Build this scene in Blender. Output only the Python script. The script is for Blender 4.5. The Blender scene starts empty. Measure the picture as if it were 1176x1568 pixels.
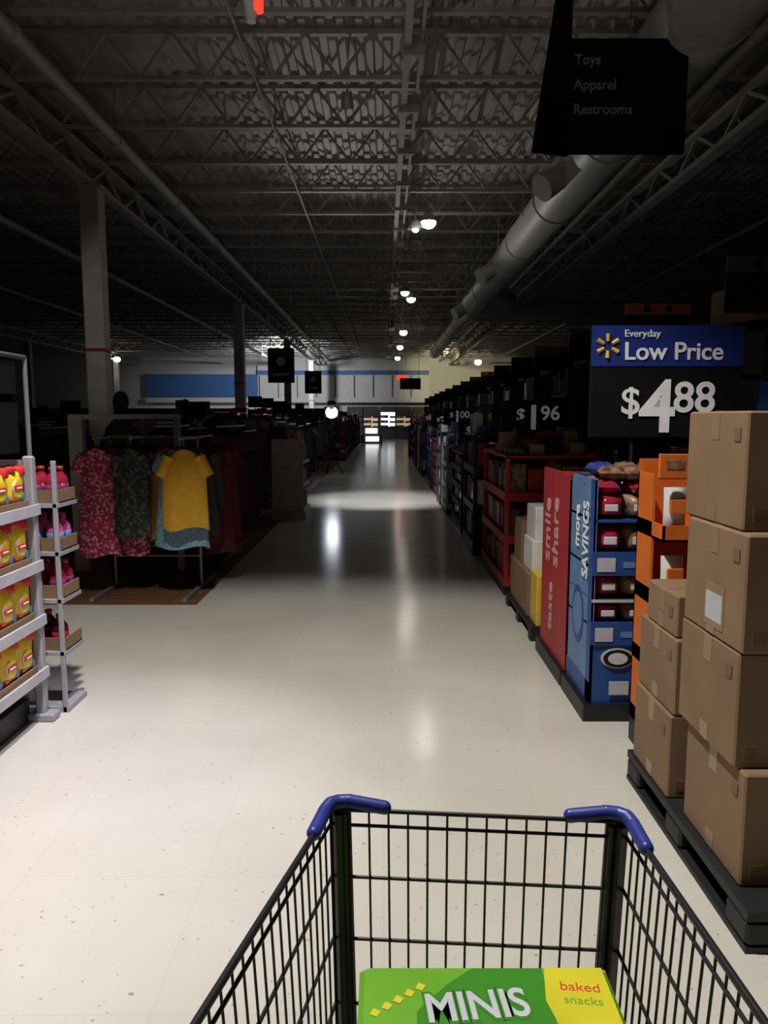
import bpy, math, random
from mathutils import Vector, Matrix
R = random.Random(7)
scene = bpy.context.scene
try:
    scene.view_settings.view_transform = 'Standard'
except Exception: pass

# ---------------------------------------------------------------- materials
def mat(name, col, rough=0.6, metal=0.0, var=0.15, scale=8.0, emit=0.0, spec=0.5, col2=None, bump=0.0):
    m = bpy.data.materials.new(name); m.use_nodes = True
    nt = m.node_tree; b = nt.nodes['Principled BSDF']
    tc = nt.nodes.new('ShaderNodeTexCoord'); nz = nt.nodes.new('ShaderNodeTexNoise')
    nz.inputs['Scale'].default_value = scale; nz.inputs['Detail'].default_value = 5
    nt.links.new(tc.outputs['Object'], nz.inputs['Vector'])
    cr = nt.nodes.new('ShaderNodeValToRGB')
    c2 = col2 if col2 else tuple(max(0, c*(1-var)) for c in col)
    cr.color_ramp.elements[0].position = .35; cr.color_ramp.elements[1].position = .65
    cr.color_ramp.elements[0].color = (*c2, 1); cr.color_ramp.elements[1].color = (*col, 1)
    nt.links.new(nz.outputs['Fac'], cr.inputs['Fac'])
    nt.links.new(cr.outputs['Color'], b.inputs['Base Color'])
    b.inputs['Roughness'].default_value = rough; b.inputs['Metallic'].default_value = metal
    b.inputs['Specular IOR Level'].default_value = spec
    if emit > 0:
        b.inputs['Emission Color'].default_value = (*col, 1); b.inputs['Emission Strength'].default_value = emit
    if bump > 0:
        bp = nt.nodes.new('ShaderNodeBump'); bp.inputs['Strength'].default_value = bump; bp.inputs['Distance'].default_value = .02
        nt.links.new(nz.outputs['Fac'], bp.inputs['Height']); nt.links.new(bp.outputs['Normal'], b.inputs['Normal'])
    return m

def mat_print(name, cols, scale=30):
    m = bpy.data.materials.new(name); m.use_nodes = True
    nt = m.node_tree; b = nt.nodes['Principled BSDF']
    tc = nt.nodes.new('ShaderNodeTexCoord'); vo = nt.nodes.new('ShaderNodeTexVoronoi')
    vo.inputs['Scale'].default_value = scale
    nt.links.new(tc.outputs['Object'], vo.inputs['Vector'])
    sp = nt.nodes.new('ShaderNodeSeparateColor'); nt.links.new(vo.outputs['Color'], sp.inputs['Color'])
    cr = nt.nodes.new('ShaderNodeValToRGB'); cr.color_ramp.interpolation = 'CONSTANT'
    e = cr.color_ramp.elements
    e[0].color = (*cols[0], 1); e[0].position = 0
    e[1].color = (*cols[-1], 1); e[1].position = 1-1/len(cols)
    for i, c in enumerate(cols[1:-1]):
        n = e.new((i+1)/len(cols)); n.color = (*c, 1)
    nt.links.new(sp.outputs['Red'], cr.inputs['Fac']); nt.links.new(cr.outputs['Color'], b.inputs['Base Color'])
    b.inputs['Roughness'].default_value = .85
    return m

def mat_floor():
    m = bpy.data.materials.new('vinyl_tile'); m.use_nodes = True
    nt = m.node_tree; b = nt.nodes['Principled BSDF']; L = nt.links.new
    tc = nt.nodes.new('ShaderNodeTexCoord')
    br = nt.nodes.new('ShaderNodeTexBrick'); br.offset = 0
    br.inputs['Scale'].default_value = 1; br.inputs['Brick Width'].default_value = .61; br.inputs['Row Height'].default_value = .61
    br.inputs['Mortar Size'].default_value = .002; br.inputs['Bias'].default_value = 0
    br.inputs['Color1'].default_value = (.67, .64, .575, 1); br.inputs['Color2'].default_value = (.66, .63, .565, 1)
    br.inputs['Mortar'].default_value = (.61, .58, .52, 1)
    L(tc.outputs['Object'], br.inputs['Vector'])
    nz = nt.nodes.new('ShaderNodeTexNoise'); nz.inputs['Scale'].default_value = 46; nz.inputs['Detail'].default_value = 3
    L(tc.outputs['Object'], nz.inputs['Vector'])
    cr = nt.nodes.new('ShaderNodeValToRGB'); cr.color_ramp.elements[0].position = .285; cr.color_ramp.elements[1].position = .32
    cr.color_ramp.elements[0].color = (.55, .52, .48, 1); cr.color_ramp.elements[1].color = (1, 1, 1, 1)
    L(nz.outputs['Fac'], cr.inputs['Fac'])
    n2 = nt.nodes.new('ShaderNodeTexNoise'); n2.inputs['Scale'].default_value = 1.3; n2.inputs['Detail'].default_value = 6
    L(tc.outputs['Object'], n2.inputs['Vector'])
    c2 = nt.nodes.new('ShaderNodeValToRGB'); c2.color_ramp.elements[0].color = (.88, .87, .86, 1); c2.color_ramp.elements[1].color = (1, 1, 1, 1)
    c2.color_ramp.elements[0].position = .3; c2.color_ramp.elements[1].position = .7
    L(n2.outputs['Fac'], c2.inputs['Fac'])
    m1 = nt.nodes.new('ShaderNodeMix'); m1.data_type = 'RGBA'; m1.blend_type = 'MULTIPLY'; m1.inputs['Factor'].default_value = 1
    L(br.outputs['Color'], m1.inputs[6]); L(cr.outputs['Color'], m1.inputs[7])
    m2 = nt.nodes.new('ShaderNodeMix'); m2.data_type = 'RGBA'; m2.blend_type = 'MULTIPLY'; m2.inputs['Factor'].default_value = 1
    L(m1.outputs[2], m2.inputs[6]); L(c2.outputs['Color'], m2.inputs[7])
    L(m2.outputs[2], b.inputs['Base Color'])
    mr = nt.nodes.new('ShaderNodeMapRange'); mr.inputs['To Min'].default_value = .11; mr.inputs['To Max'].default_value = .2
    L(n2.outputs['Fac'], mr.inputs['Value']); L(mr.outputs['Result'], b.inputs['Roughness'])
    b.inputs['Specular IOR Level'].default_value = .4
    n3 = nt.nodes.new('ShaderNodeTexNoise'); n3.inputs['Scale'].default_value = 5; L(tc.outputs['Object'], n3.inputs['Vector'])
    bp = nt.nodes.new('ShaderNodeBump'); bp.inputs['Strength'].default_value = .06; bp.inputs['Distance'].default_value = .01
    L(n3.outputs['Fac'], bp.inputs['Height']); L(bp.outputs['Normal'], b.inputs['Normal'])
    return m

def mat_wood():
    m = bpy.data.materials.new('wood_plank_floor'); m.use_nodes = True
    nt = m.node_tree; b = nt.nodes['Principled BSDF']; L = nt.links.new
    tc = nt.nodes.new('ShaderNodeTexCoord'); br = nt.nodes.new('ShaderNodeTexBrick')
    br.inputs['Scale'].default_value = 1; br.inputs['Brick Width'].default_value = 1.2; br.inputs['Row Height'].default_value = .15
    br.inputs['Mortar Size'].default_value = .004
    br.inputs['Color1'].default_value = (.18, .09, .045, 1); br.inputs['Color2'].default_value = (.14, .07, .035, 1); br.inputs['Mortar'].default_value = (.03, .02, .01, 1)
    L(tc.outputs['Object'], br.inputs['Vector']); L(br.outputs['Color'], b.inputs['Base Color'])
    b.inputs['Roughness'].default_value = .45
    return m

MT = {}
def defm(k, *a, **kw): MT[k] = mat(k, *a, **kw)
defm('wall_paint', (.16, .16, .16), .8)
defm('far_wall_paint', (.6, .6, .57), .8)
defm('blue_fascia', (.05, .14, .36), .6)
defm('deck', (.52, .47, .43), .6, var=.3, scale=1.2)
defm('joist', (.45, .415, .38), .6, var=.25, scale=3)
defm('galv', (.55, .53, .5), .5, metal=.1, var=.15)
defm('chrome', (.3, .3, .32), .4, metal=.5, var=.1)
defm('column', (.58, .54, .5), .6, var=.2, scale=3)
defm('black', (.008, .008, .009), .5)
defm('blacksign', (.006, .007, .008), .6, spec=.15)
defm('blackplastic', (.012, .013, .016), .4)
defm('white', (.7, .7, .7), .6)
defm('whitetext', (.8, .8, .8), .6, emit=.08)
defm('dimtext', (.25, .24, .23), .7)
defm('shelfgrey', (.36, .36, .40), .4, var=.08)
defm('pricestrip', (.55, .55, .6), .5)
defm('cardboard', (.25, .155, .085), .8, var=.15, scale=4, bump=.05)
defm('cardboard2', (.19, .115, .065), .8, var=.12, scale=4)
defm('tape', (.29, .20, .12), .3, var=.05)
defm('cartblue', (.03, .045, .28), .38)
defm('wire', (.02, .02, .025), .4, metal=.3)
defm('red', (.42, .025, .03), .5)
defm('redtext', (.7, .4, .4), .5)
defm('blue', (.02, .08, .30), .45)
defm('bluepale', (.13, .25, .48), .45)
defm('signblue', (.01, .03, .22), .5)
defm('orange', (.75, .17, .02), .5)
defm('dorange', (.35, .08, .01), .7)
defm('yellow', (.75, .5, .05), .4)
defm('yellowcloth', (.72, .38, .03), .9, scale=20)
defm('orangecloth', (.5, .2, .03), .9)
defm('bagyellow', (.9, .68, .03), .35, var=.1)
defm('bagred', (.75, .04, .04), .35)
defm('baggreen', (.16, .42, .03), .3, var=.2, scale=5)
defm('bagdarkgreen', (.05, .25, .02), .3, var=.2, scale=5)
defm('bagyellowgreen', (.68, .60, .03), .3, var=.2, scale=6)
defm('brownpack', (.12, .04, .025), .35, col2=(.3, .2, .12), scale=25)
defm('maroon', (.12, .015, .025), .9)
defm('darkgrey', (.05, .05, .055), .9)
defm('navy', (.02, .025, .06), .9)
defm('olive', (.07, .07, .04), .9)
defm('mauve', (.16, .07, .10), .9)
defm('juicered', (.35, .02, .05), .1, var=.2)
defm('juicepink', (.65, .10, .28), .15)
defm('juicedark', (.06, .008, .02), .1)
defm('plum', (.22, .03, .12), .4)
defm('gondola', (.05, .05, .052), .7)
defm('lampglow', (1, .95, .86), emit=22)
defm('lampdim', (1, .93, .8), emit=10)
defm('brightlamp', (.9, .93, 1), emit=13)
defm('redled', (1, .03, .02), emit=2)
defm('caseglow', (1, .78, .5), emit=.3)
defm('caseglowwhite', (.95, .98, 1), emit=1.8)
defm('palletblack', (.012, .012, .014), .6)
MT['floral_pink'] = mat_print('floral_pink', [(.45, .04, .10), (.6, .3, .35), (.38, .02, .07), (.25, .02, .05)], 55)
MT['floral_dark'] = mat_print('floral_dark', [(.02, .025, .03), (.03, .05, .05), (.12, .10, .06), (.02, .02, .025)], 45)
MT['print_blue'] = mat_print('print_blue', [(.2, .38, .5), (.26, .42, .5), (.14, .26, .4)], 60)
MT['goods'] = mat_print('goods', [(.04, .04, .05), (.2, .03, .03), (.03, .06, .16), (.22, .2, .18), (.1, .06, .03)], 9)
MT['goods_dark'] = mat_print('goods_dark', [(.03, .03, .03), (.07, .03, .02), (.02, .03, .05), (.09, .09, .09), (.03, .02, .02)], 7)
MT['floor'] = mat_floor(); MT['wood'] = mat_wood()

# ---------------------------------------------------------------- mesh builder
class M:
    def __init__(s): s.v = []; s.f = []; s.mi = []; s.mats = []; s.sm = []
    def mid(s, k):
        if k not in s.mats: s.mats.append(k)
        return s.mats.index(k)
    def add(s, vs, fs, k, smooth=False):
        o = len(s.v); i = s.mid(k); s.v += [tuple(p) for p in vs]
        for f in fs: s.f.append([a+o for a in f]); s.mi.append(i); s.sm.append(smooth)
    def box(s, x0, x1, y0, y1, z0, z1, k):
        vs = [(x0,y0,z0),(x1,y0,z0),(x1,y1,z0),(x0,y1,z0),(x0,y0,z1),(x1,y0,z1),(x1,y1,z1),(x0,y1,z1)]
        s.add(vs, [(0,3,2,1),(4,5,6,7),(0,1,5,4),(1,2,6,5),(2,3,7,6),(3,0,4,7)], k)
    def rbox(s, x0, x1, y0, y1, z0, z1, k, ang=0, b=.006):
        """chamfered box rotated about its own vertical axis"""
        cx, cy = (x0+x1)/2, (y0+y1)/2; hx, hy = (x1-x0)/2, (y1-y0)/2
        rings = []
        for (z, i) in ((z0, b), (z0+b, 0), (z1-b, 0), (z1, b)):
            X, Y = hx-i, hy-i; c = b
            rings.append([(-X+c,-Y,z),(X-c,-Y,z),(X,-Y+c,z),(X,Y-c,z),(X-c,Y,z),(-X+c,Y,z),(-X,Y-c,z),(-X,-Y+c,z)])
        ca, sa = math.cos(ang), math.sin(ang)
        vs = [(cx+p[0]*ca-p[1]*sa, cy+p[0]*sa+p[1]*ca, p[2]) for r in rings for p in r]
        fs = [tuple(range(7,-1,-1)), tuple(range(24,32))]
        for r in range(3):
            for i in range(8): fs.append((r*8+i, r*8+(i+1)%8, r*8+8+(i+1)%8, r*8+8+i))
        s.add(vs, fs, k)
    def rod(s, p, q, r, k, n=8, r2=None):
        p = Vector(p); q = Vector(q); d = (q-p)
        if d.length < 1e-6: return
        d.normalize(); a = d.orthogonal().normalized(); b = d.cross(a); r2 = r if r2 is None else r2
        vs = [p+(a*math.cos(2*math.pi*i/n)+b*math.sin(2*math.pi*i/n))*r for i in range(n)]
        vs += [q+(a*math.cos(2*math.pi*i/n)+b*math.sin(2*math.pi*i/n))*r2 for i in range(n)]
        fs = [(i, (i+1)%n, n+(i+1)%n, n+i) for i in range(n)]
        s.add(vs, fs, k, True)
        s.add(vs[:n], [tuple(range(n-1,-1,-1))], k); s.add(vs[n:], [tuple(range(n))], k)
    def beam(s, p, q, w, h, k):
        p = Vector(p); q = Vector(q); d = (q-p).normalized()
        a = d.cross(Vector((0,0,1)))
        if a.length < .01: a = Vector((1,0,0))
        a.normalize(); b = d.cross(a)
        vs = [e+a*w/2*i+b*h/2*j for e in (p, q) for i, j in ((-1,-1),(1,-1),(1,1),(-1,1))]
        s.add(vs, [(0,1,5,4),(1,2,6,5),(2,3,7,6),(3,0,4,7),(3,2,1,0),(4,5,6,7)], k)
    def sphere(s, c, r, k, n=10, sx=1, sy=1, sz=1):
        vs = [(c[0], c[1], c[2]-r*sz)]; m = n//2
        for j in range(1, m):
            t = math.pi*j/m
            for i in range(n): vs.append((c[0]+r*sx*math.sin(t)*math.cos(2*math.pi*i/n), c[1]+r*sy*math.sin(t)*math.sin(2*math.pi*i/n), c[2]-r*sz*math.cos(t)))
        vs.append((c[0], c[1], c[2]+r*sz)); fs = []
        for i in range(n): fs.append((0, 1+(i+1)%n, 1+i))
        for j in range(m-2):
            for i in range(n): fs.append((1+j*n+i, 1+j*n+(i+1)%n, 1+(j+1)*n+(i+1)%n, 1+(j+1)*n+i))
        l = len(vs)-1
        for i in range(n): fs.append((1+(m-2)*n+i, 1+(m-2)*n+(i+1)%n, l))
        s.add(vs, fs, k, True)
    def tube(s, pts, r, k, n=10):
        for a, b in zip(pts, pts[1:]): s.rod(a, b, r, k, n)
        for p in pts: s.sphere(p, r*1.0, k, n)
    def lathe(s, c, prof, k, n=14):
        vs = []; m = len(prof)
        for r, z in prof:
            for i in range(n): vs.append((c[0]+r*math.cos(2*math.pi*i/n), c[1]+r*math.sin(2*math.pi*i/n), c[2]+z))
        fs = [(j*n+i, j*n+(i+1)%n, (j+1)*n+(i+1)%n, (j+1)*n+i) for j in range(m-1) for i in range(n)]
        fs += [tuple(range(n-1,-1,-1)), tuple(range((m-1)*n, m*n))]
        s.add(vs, fs, k, True)
    def disc(s, c, r, ax, th, k, n=16, sq=1.0):
        ax = Vector(ax); a = Vector((0,0,1)) if abs(ax.z) < .5 else Vector((0,1,0)); b = ax.cross(a)
        c = Vector(c)
        vs = [c+(b*math.cos(2*math.pi*i/n)+a*math.sin(2*math.pi*i/n)*sq)*r for i in range(n)]
        vs += [v+ax*th for v in vs]
        s.add(vs, [tuple(range(n)), tuple(range(2*n-1, n-1, -1))]+[(i, (i+1)%n, n+(i+1)%n, n+i) for i in range(n)], k)
    def pillow(s, c, w, h, d, k, face='x', n=8, ang=0):
        """packet: width w, height h, thickness d; face='x' width along y, 'y' width along x, 'z' lying flat"""
        vs = []; fs = []; ca, sa = math.cos(ang), math.sin(ang)
        for side in (1, -1):
            for j in range(n+1):
                for i in range(n+1):
                    u = i/n*2-1; t = j/n*2-1
                    bul = max(0, (1-abs(u)**3)*(1-abs(t)**4))**.6
                    pin = 1-.06*(1-abs(t)) * abs(u)
                    a, b, e = u*w/2*pin, t*h/2, side*(d/2*bul+.001) + .004*math.sin(9*u+3*t)*bul
                    if face == 'x': p = (c[0]+e, c[1]+a, c[2]+b)
                    elif face == 'y': p = (c[0]+a, c[1]+e, c[2]+b)
                    else: p = (c[0]+a*ca-b*sa, c[1]+a*sa+b*ca, c[2]+e)
                    vs.append(p)
        N = (n+1)*(n+1)
        for sd in (0, 1):
            for j in range(n):
                for i in range(n):
                    q = [sd*N+j*(n+1)+i, sd*N+j*(n+1)+i+1, sd*N+(j+1)*(n+1)+i+1, sd*N+(j+1)*(n+1)+i]
                    fs.append(q if sd == 0 else q[::-1])
        s.add(vs, fs, k, True)
    def garment(s, cx, cy, zt, ln, w, k, ang=0, kind='tee', k2=None, hanger=True):
        n = 20; rows = 10; ca, sa = math.cos(ang), math.sin(ang)
        def T(x, y, z): return (cx+x*ca-y*sa, cy+x*sa+y*ca, z)
        ph = R.random()*6
        vs = []
        for j in range(rows+1):
            t = j/rows
            if kind == 'dress': hw = w*(.42 if t < .12 else .38) + w*.16*max(0, t-.35); 
            elif kind == 'pants': hw = w*.32
            else: hw = w*(.40+.05*t)
            if t < .1: hw *= (.45+5.5*t)
            hd = .03+.035*min(1, t*3)
            z = zt-ln*t
            for i in range(n):
                a = 2*math.pi*i/n
                fold = 1+.22*math.sin(a*6+ph)*t
                x = hw*math.cos(a); y = hd*math.sin(a)*fold+.01*math.sin(5*t+ph)
                zz = z - (.05*abs(x)/(w*.4) if t < .12 else 0) - (.02*math.sin(a*3+ph) if j == rows else 0)
                vs.append(T(x, y, zz))
        fs = [(j*n+i, (j+1)*n+i, (j+1)*n+(i+1)%n, j*n+(i+1)%n) for j in range(rows) for i in range(n)]
        s.add(vs, fs, k, True)
        if kind in ('tee', 'dress'):
            L = .15 if kind == 'tee' else .12
            for sg in (-1, 1):
                s.rod(T(sg*w*.28, 0, zt-.06), T(sg*(w*.38+L*.2), 0, zt-.075-L), .05, k2 or k, 10, .052)
        elif kind == 'long':
            for sg in (-1, 1):
                s.rod(T(sg*w*.33, 0, zt-.07), T(sg*(w*.35+.07), 0, zt-.55), .05, k, 10, .04)
        if hanger:
            s.tube([T(-.17, 0, zt-.07), T(0, 0, zt+.02), T(.17, 0, zt-.07)], .005, 'blackplastic', 6)
            s.tube([T(0, 0, zt+.02), T(0, 0, zt+.07), T(0, .02, zt+.09)], .003, 'chrome', 6)
    def obj(s, name, parent=None, bevel=0):
        me = bpy.data.meshes.new(name); me.from_pydata(s.v, [], s.f)
        for k in s.mats: me.materials.append(MT[k])
        me.polygons.foreach_set('material_index', s.mi); me.polygons.foreach_set('use_smooth', s.sm)
        me.update()
        o = bpy.data.objects.new(name, me); scene.collection.objects.link(o)
        if parent: o.parent = parent
        if bevel:
            b = o.modifiers.new('b', 'BEVEL'); b.width = bevel; b.segments = 2; b.limit_method = 'ANGLE'
        return o
def empty(name, loc=(0,0,0)):
    o = bpy.data.objects.new(name, None); scene.collection.objects.link(o); o.empty_display_size = .1
    return o
def text(body, loc, size, k, parent=None, name='lettering', rot=(math.pi/2, 0, 0), ext=.003, bold=.0, align='LEFT', sx=1):
    c = bpy.data.curves.new(name, 'FONT'); c.body = body; c.size = size; c.extrude = ext; c.offset = bold; c.align_x = align
    c.materials.append(MT[k]); o = bpy.data.objects.new(name, c); scene.collection.objects.link(o)
    o.location = loc; o.rotation_euler = rot; o.scale = (sx, 1, 1)
    if parent: o.parent = parent
    return o

# ---------------------------------------------------------------- shell
XL, XR, YB, YF, ZC = -30, 22, -8, 56, 6.4
ZH = 6.37; CX = -4.75
def single(name, f, bevel=0):
    m = M(); f(m); return m.obj(name, bevel=bevel)
single('floor', lambda m: m.box(XL, XR, YB, YF, -.1, 0, 'floor'))
single('floor_wood', lambda m: m.box(-13, -1.56, 6.25, 27, 0, .006, 'wood'))
single('wall_left', lambda m: m.box(XL-.2, XL, YB, YF, 0, ZC+.3, 'wall_paint'))
single('wall_right', lambda m: m.box(XR, XR+.2, YB, YF, 0, ZC+.3, 'wall_paint'))
single('wall_back', lambda m: m.box(XL, XR, YB-.2, YB, 0, ZC+.3, 'wall_paint'))
single('wall_far', lambda m: m.box(XL, XR, YF, YF+.2, 0, ZC+.3, 'far_wall_paint'))
def ceil(m):
    x = XL; vs = []; prof = []
    while x < XR:
        prof += [(x, 0), (x+.09, 0), (x+.12, .05), (x+.21, .05)]; x += .24
    prof.append((XR, 0)); n = len(prof)
    for y in (YB, YF): vs += [(p[0], y, ZC+p[1]) for p in prof]
    m.add(vs, [(i, i+1, n+i+1, n+i) for i in range(n-1)], 'deck')
    m.box(XL, XR, YB, YF, ZC+.06, ZC+.2, 'deck')
single('ceiling', ceil)

# roof trusses
m = M(); y = .6
while y < YF-.3:
    zb, zt = 5.78, 6.38
    m.box(XL+.02, XR-.02, y-.045, y+.045, zt-.06, zt, 'joist'); m.box(XL+.02, XR-.02, y-.04, y+.04, zb, zb+.05, 'joist')
    x = XL+.03; i = 0; p = .42
    while x+p < XR:
        a, b = (zb+.03, zt-.03) if i % 2 == 0 else (zt-.03, zb+.03)
        m.beam((x, y, a), (x+p, y, b), .035, .035, 'joist'); x += p; i += 1
    y += 1.62
m.obj('roof_trusses')
for gx in (-17.5, CX, 4.7, 13):
    m = M(); zb, zt = 5.25, 5.76
    m.box(gx-.09, gx+.09, YB+.02, YF-.02, zt-.07, zt, 'joist'); m.box(gx-.09, gx+.09, YB+.02, YF-.02, zb, zb+.08, 'joist')
    y = YB+.1; i = 0
    while y+.8 < YF:
        a, b = (zb+.04, zt-.04) if i % 2 == 0 else (zt-.04, zb+.04)
        m.beam((gx, y, a), (gx, y+.8, b), .05, .05, 'joist'); y += .8; i += 1
    m.obj('roof_girder')
for cx in (-17.5, CX, 13):
    for cy in (13, 25.7, 38.4, 51):
        m = M(); m.rbox(cx-.16, cx+.16, cy-.16, cy+.16, 0, 5.22, 'column', b=.02); m.rbox(cx-.24, cx+.24, cy-.24, cy+.24, 5.2, 5.24, 'column')
        m.rbox(cx-.2, cx+.2, cy-.2, cy+.2, 0, .9, 'column', b=.02)
        m.rbox(cx-.165, cx+.165, cy-.165, cy+.165, 2.62, 2.68, 'red')
        m.obj('steel_column')
m = M(); m.box(.22, .30, YB+.02, YF-.02, 5.6, 5.68, 'joist'); m.box(.40, .44, YB+.02, YF-.02, 5.66, 5.70, 'joist')
y = 1
while y < YF-.1: m.box(.2, .46, y, y+.05, 5.55, 5.77, 'joist'); y += 1.62
m.obj('conduit_strut')
for (px, pz, r) in ((-3.95, 5.6, .085), (-7.4, 5.35, .07), (-11.5, 5.4, .06), (3.95, 5.55, .06), (7.5, 5.4, .05), (-1.6, 5.72, .018)):
    m = M(); m.rod((px, YB+.02, pz), (px, YF-.02, pz), r, 'galv' if r > .02 else 'joist', 14)
    y = 2.2
    while y < YF:
        m.rod((px, y, pz), (px, y, ZH), .012, 'joist', 6); m.rod((px, y-.04, pz), (px, y+.04, pz), r*1.25, 'galv', 14); y += 3.24
    m.obj('sprinkler_pipe')
# round duct
m = M(); dx, dz = 2.85, 5.12; segs = [(-7.9, 13.2, .40), (13.2, 26.8, .36), (26.8, 44, .28)]
for a, b, r in segs:
    m.rod((dx, a, dz), (dx, b, dz), r, 'galv', 24)
    y = a+.02
    while y < b: m.rod((dx, y, dz), (dx, y+.05, dz), r+.02, 'galv', 24); y += 3
    y = a+1
    while y < b: m.rod((dx-r-.02, y, dz), (dx-r-.02, y, ZH), .01, 'joist', 6); m.rod((dx+r+.02, y, dz), (dx+r+.02, y, ZH), .01, 'joist', 6); y += 3
for yy in (11.5, 18.5, 25.0):
    m.rod((dx-.25, yy, dz-.1), (dx-.62, yy-.15, dz-.35), .16, 'galv', 16, .2)
m.rod((dx+.2, 26.5, dz), (12.7, 26.5, dz-.1), .38, 'galv', 24)
m.rod((dx, 22, dz), (dx+.8, 23.2, dz-.1), .26, 'galv', 20)
m.obj('air_duct')

# pendant lamps
def highbay(x, y, z, k='lampglow', e=70, rr=.13):
    P = empty('pendant_lamp'); m = M()
    m.lathe((x, y, z), [(.07, .22), (.09, .2), (.17, .07), (.18, .05)], 'galv', 18)
    m.sphere((x, y, z+.03), rr, k, 16, 1, 1, .8)
    m.rod((x, y, z+.2), (x, y, ZH), .015, 'joist', 6)
    m.obj('lamp_housing', P)
    if e:
        l = bpy.data.lights.new('bulb', 'SPOT'); l.energy = e; l.spot_size = math.radians(150); l.spot_blend = .8; l.shadow_soft_size = .15; l.color = (1, .96, .9)
        o = bpy.data.objects.new('bulb', l); scene.collection.objects.link(o); o.location = (x, y, z-.1); o.parent = P
for i, (yy, e) in enumerate([(16.1, 50), (26.2, 35), (36.4, 40), (44, 30), (52, 50)]):
    highbay(.90, yy, 5.42, 'lampglow' if i < 2 else 'lampdim', e, .15 if i < 2 else .18)
highbay(.50+.16, 24.9, 5.42, 'lampglow', 0, .13); highbay(.66, 16.7, 5.42, 'lampdim', 0, .07)
highbay(-17.1, 50, 5.2, 'lampdim', 40, .22)
highbay(5.3, 44, 4.6, 'lampdim', 60, .2)

def spot(name, loc, tgt, energy, deg, blend, col=(1, 1, 1), soft=.08):
    P = empty(name); m = M()
    L = Vector(loc); d = (Vector(tgt)-L).normalized()
    m.rod(L-d*.22, L-d*.03, .07, 'galv', 16, .09); m.rod(L-d*.12, (L.x, L.y, ZH), .015, 'joist', 6)
    m.obj('lamp_housing', P)
    l = bpy.data.lights.new('bulb', 'SPOT'); l.energy = energy; l.spot_size = math.radians(deg); l.spot_blend = blend; l.color = col; l.shadow_soft_size = soft
    o = bpy.data.objects.new('bulb', l); scene.collection.objects.link(o); o.location = loc; o.parent = P
    o.rotation_euler = d.to_track_quat('-Z', 'Y').to_euler()
spot('emergency_or_added_lamp', (-.8, 2.2, 5.3), (-.75, 2.25, 0), 1060, 92, .3, (1, .97, .90), .1)
spot('emergency_or_added_lamp', (-.3, 3.4, 5.2), (-1.6, 2.9, .1), 620, 42, .95, (.86, .79, 1), .1)
spot('emergency_or_added_lamp', (-.5, 11.2, 5.75), (-.05, 14.4, 0), 2300, 31, .9, (.97, .98, 1), .1)
spot('emergency_or_added_lamp', (-1.0, 1.0, 4.5), (.6, 13.5, 6.3), 85, 38, 1.0, (1, .95, .88), .2)  # added lamp, not a store fixture; brightens the ceiling ahead
spot('emergency_or_added_lamp', (-2.3, 4.6, 5.2), (-4.4, 13, 2.9), 260, 24, 1.0, (1, .95, .88), .15)  # invented extra lamp, put in to lift the left column and racks
spot('emergency_or_added_lamp', (3.5, 47, 5.3), (5.2, 56, 4), 1500, 60, .8, (1, .88, .55), .2)
spot('emergency_or_added_lamp', (-6, 46, 5.3), (-7, 56, 3.6), 1900, 110, .8, (.9, .94, 1), .2)

# ---------------------------------------------------------------- far wall fascia
m = M()
m.box(-17, -9, 55.5, 56, 3.0, 4.6, 'blue_fascia'); m.box(-9, 3.2, 55.4, 56, 2.9, 5.2, 'far_wall_paint'); m.box(-9, 3.2, 55.3, 55.4, 4.55, 4.85, 'blue_fascia')
m.box(-17, 3.2, 55.3, 55.5, 2.6, 2.95, 'far_wall_paint')
for i in range(9): m.box(-8.9+i*1.35, -8.9+i*1.35+.06, 55.32, 55.4, 2.9, 4.5, 'gondola')
m.obj('wall_fascia')
m = M()
for i, (xx, k) in enumerate([(-2.6, 'goods'), (-1.5, 'caseglow'), (-.3, 'caseglowwhite'), (.8, 'caseglow'), (2.0, 'goods')]):
    m.box(xx, xx+1.15, 54.6, 55.3, 0, 2.3, 'gondola'); m.box(xx+.08, xx+1.07, 54.57, 54.6, .9 if i != 1 else .4, 1.6 if i % 2 else 1.9, k)
    for z in (.8, 1.15, 1.5):
        m.box(xx+.08, xx+.6, 54.5, 54.57, z, z+.2, 'goods'); m.box(xx+.7, xx+1.07, 54.5, 54.57, z, z+.14, 'goods_dark')
m.obj('refrigerated_case')
m = M(); m.rbox(-1.4, -.1, 46, 46.7, 0.0, .5, 'gondola', b=.05); m.rbox(-1.1, -.3, 45.96, 46.0, .12, .42, 'caseglowwhite', b=.01); m.rbox(-1.2, -.3, 46.1, 46.6, .5, .95, 'white', b=.05); m.rbox(-1.1, -.4, 46.07, 46.11, .6, .9, 'caseglowwhite', b=.01); m.obj('lit_display_case')

P = empty('work_lamp'); m = M(); wx, wy, wz = -1.42, 21.0, 1.68
for a in (0, 2.1, 4.2): m.rod((wx, wy, .6), (wx+.3*math.cos(a), wy+.3*math.sin(a), .02), .015, 'black')
m.rod((wx, wy, .5), (wx, wy, wz-.1), .02, 'black'); m.rbox(wx-.20, wx+.20, wy, wy+.1, wz-.16, wz+.16, 'black', b=.02)
m.disc((wx, wy-.012, wz), .16, (0, 1, 0), .008, 'brightlamp', 20)
m.rod((wx, wy+.05, wz+.14), (wx, wy-.03, wz+.26), .1, 'black', 14, .12)  # tilted head for the added uplight
m.obj('lamp_stand', P)
l = bpy.data.lights.new('bulb', 'POINT'); l.energy = 6; l.shadow_soft_size = .25; l.color = (.75, .82, 1)
o = bpy.data.objects.new('bulb', l); scene.collection.objects.link(o); o.location = (wx, wy-.35, wz); o.parent = P
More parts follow.
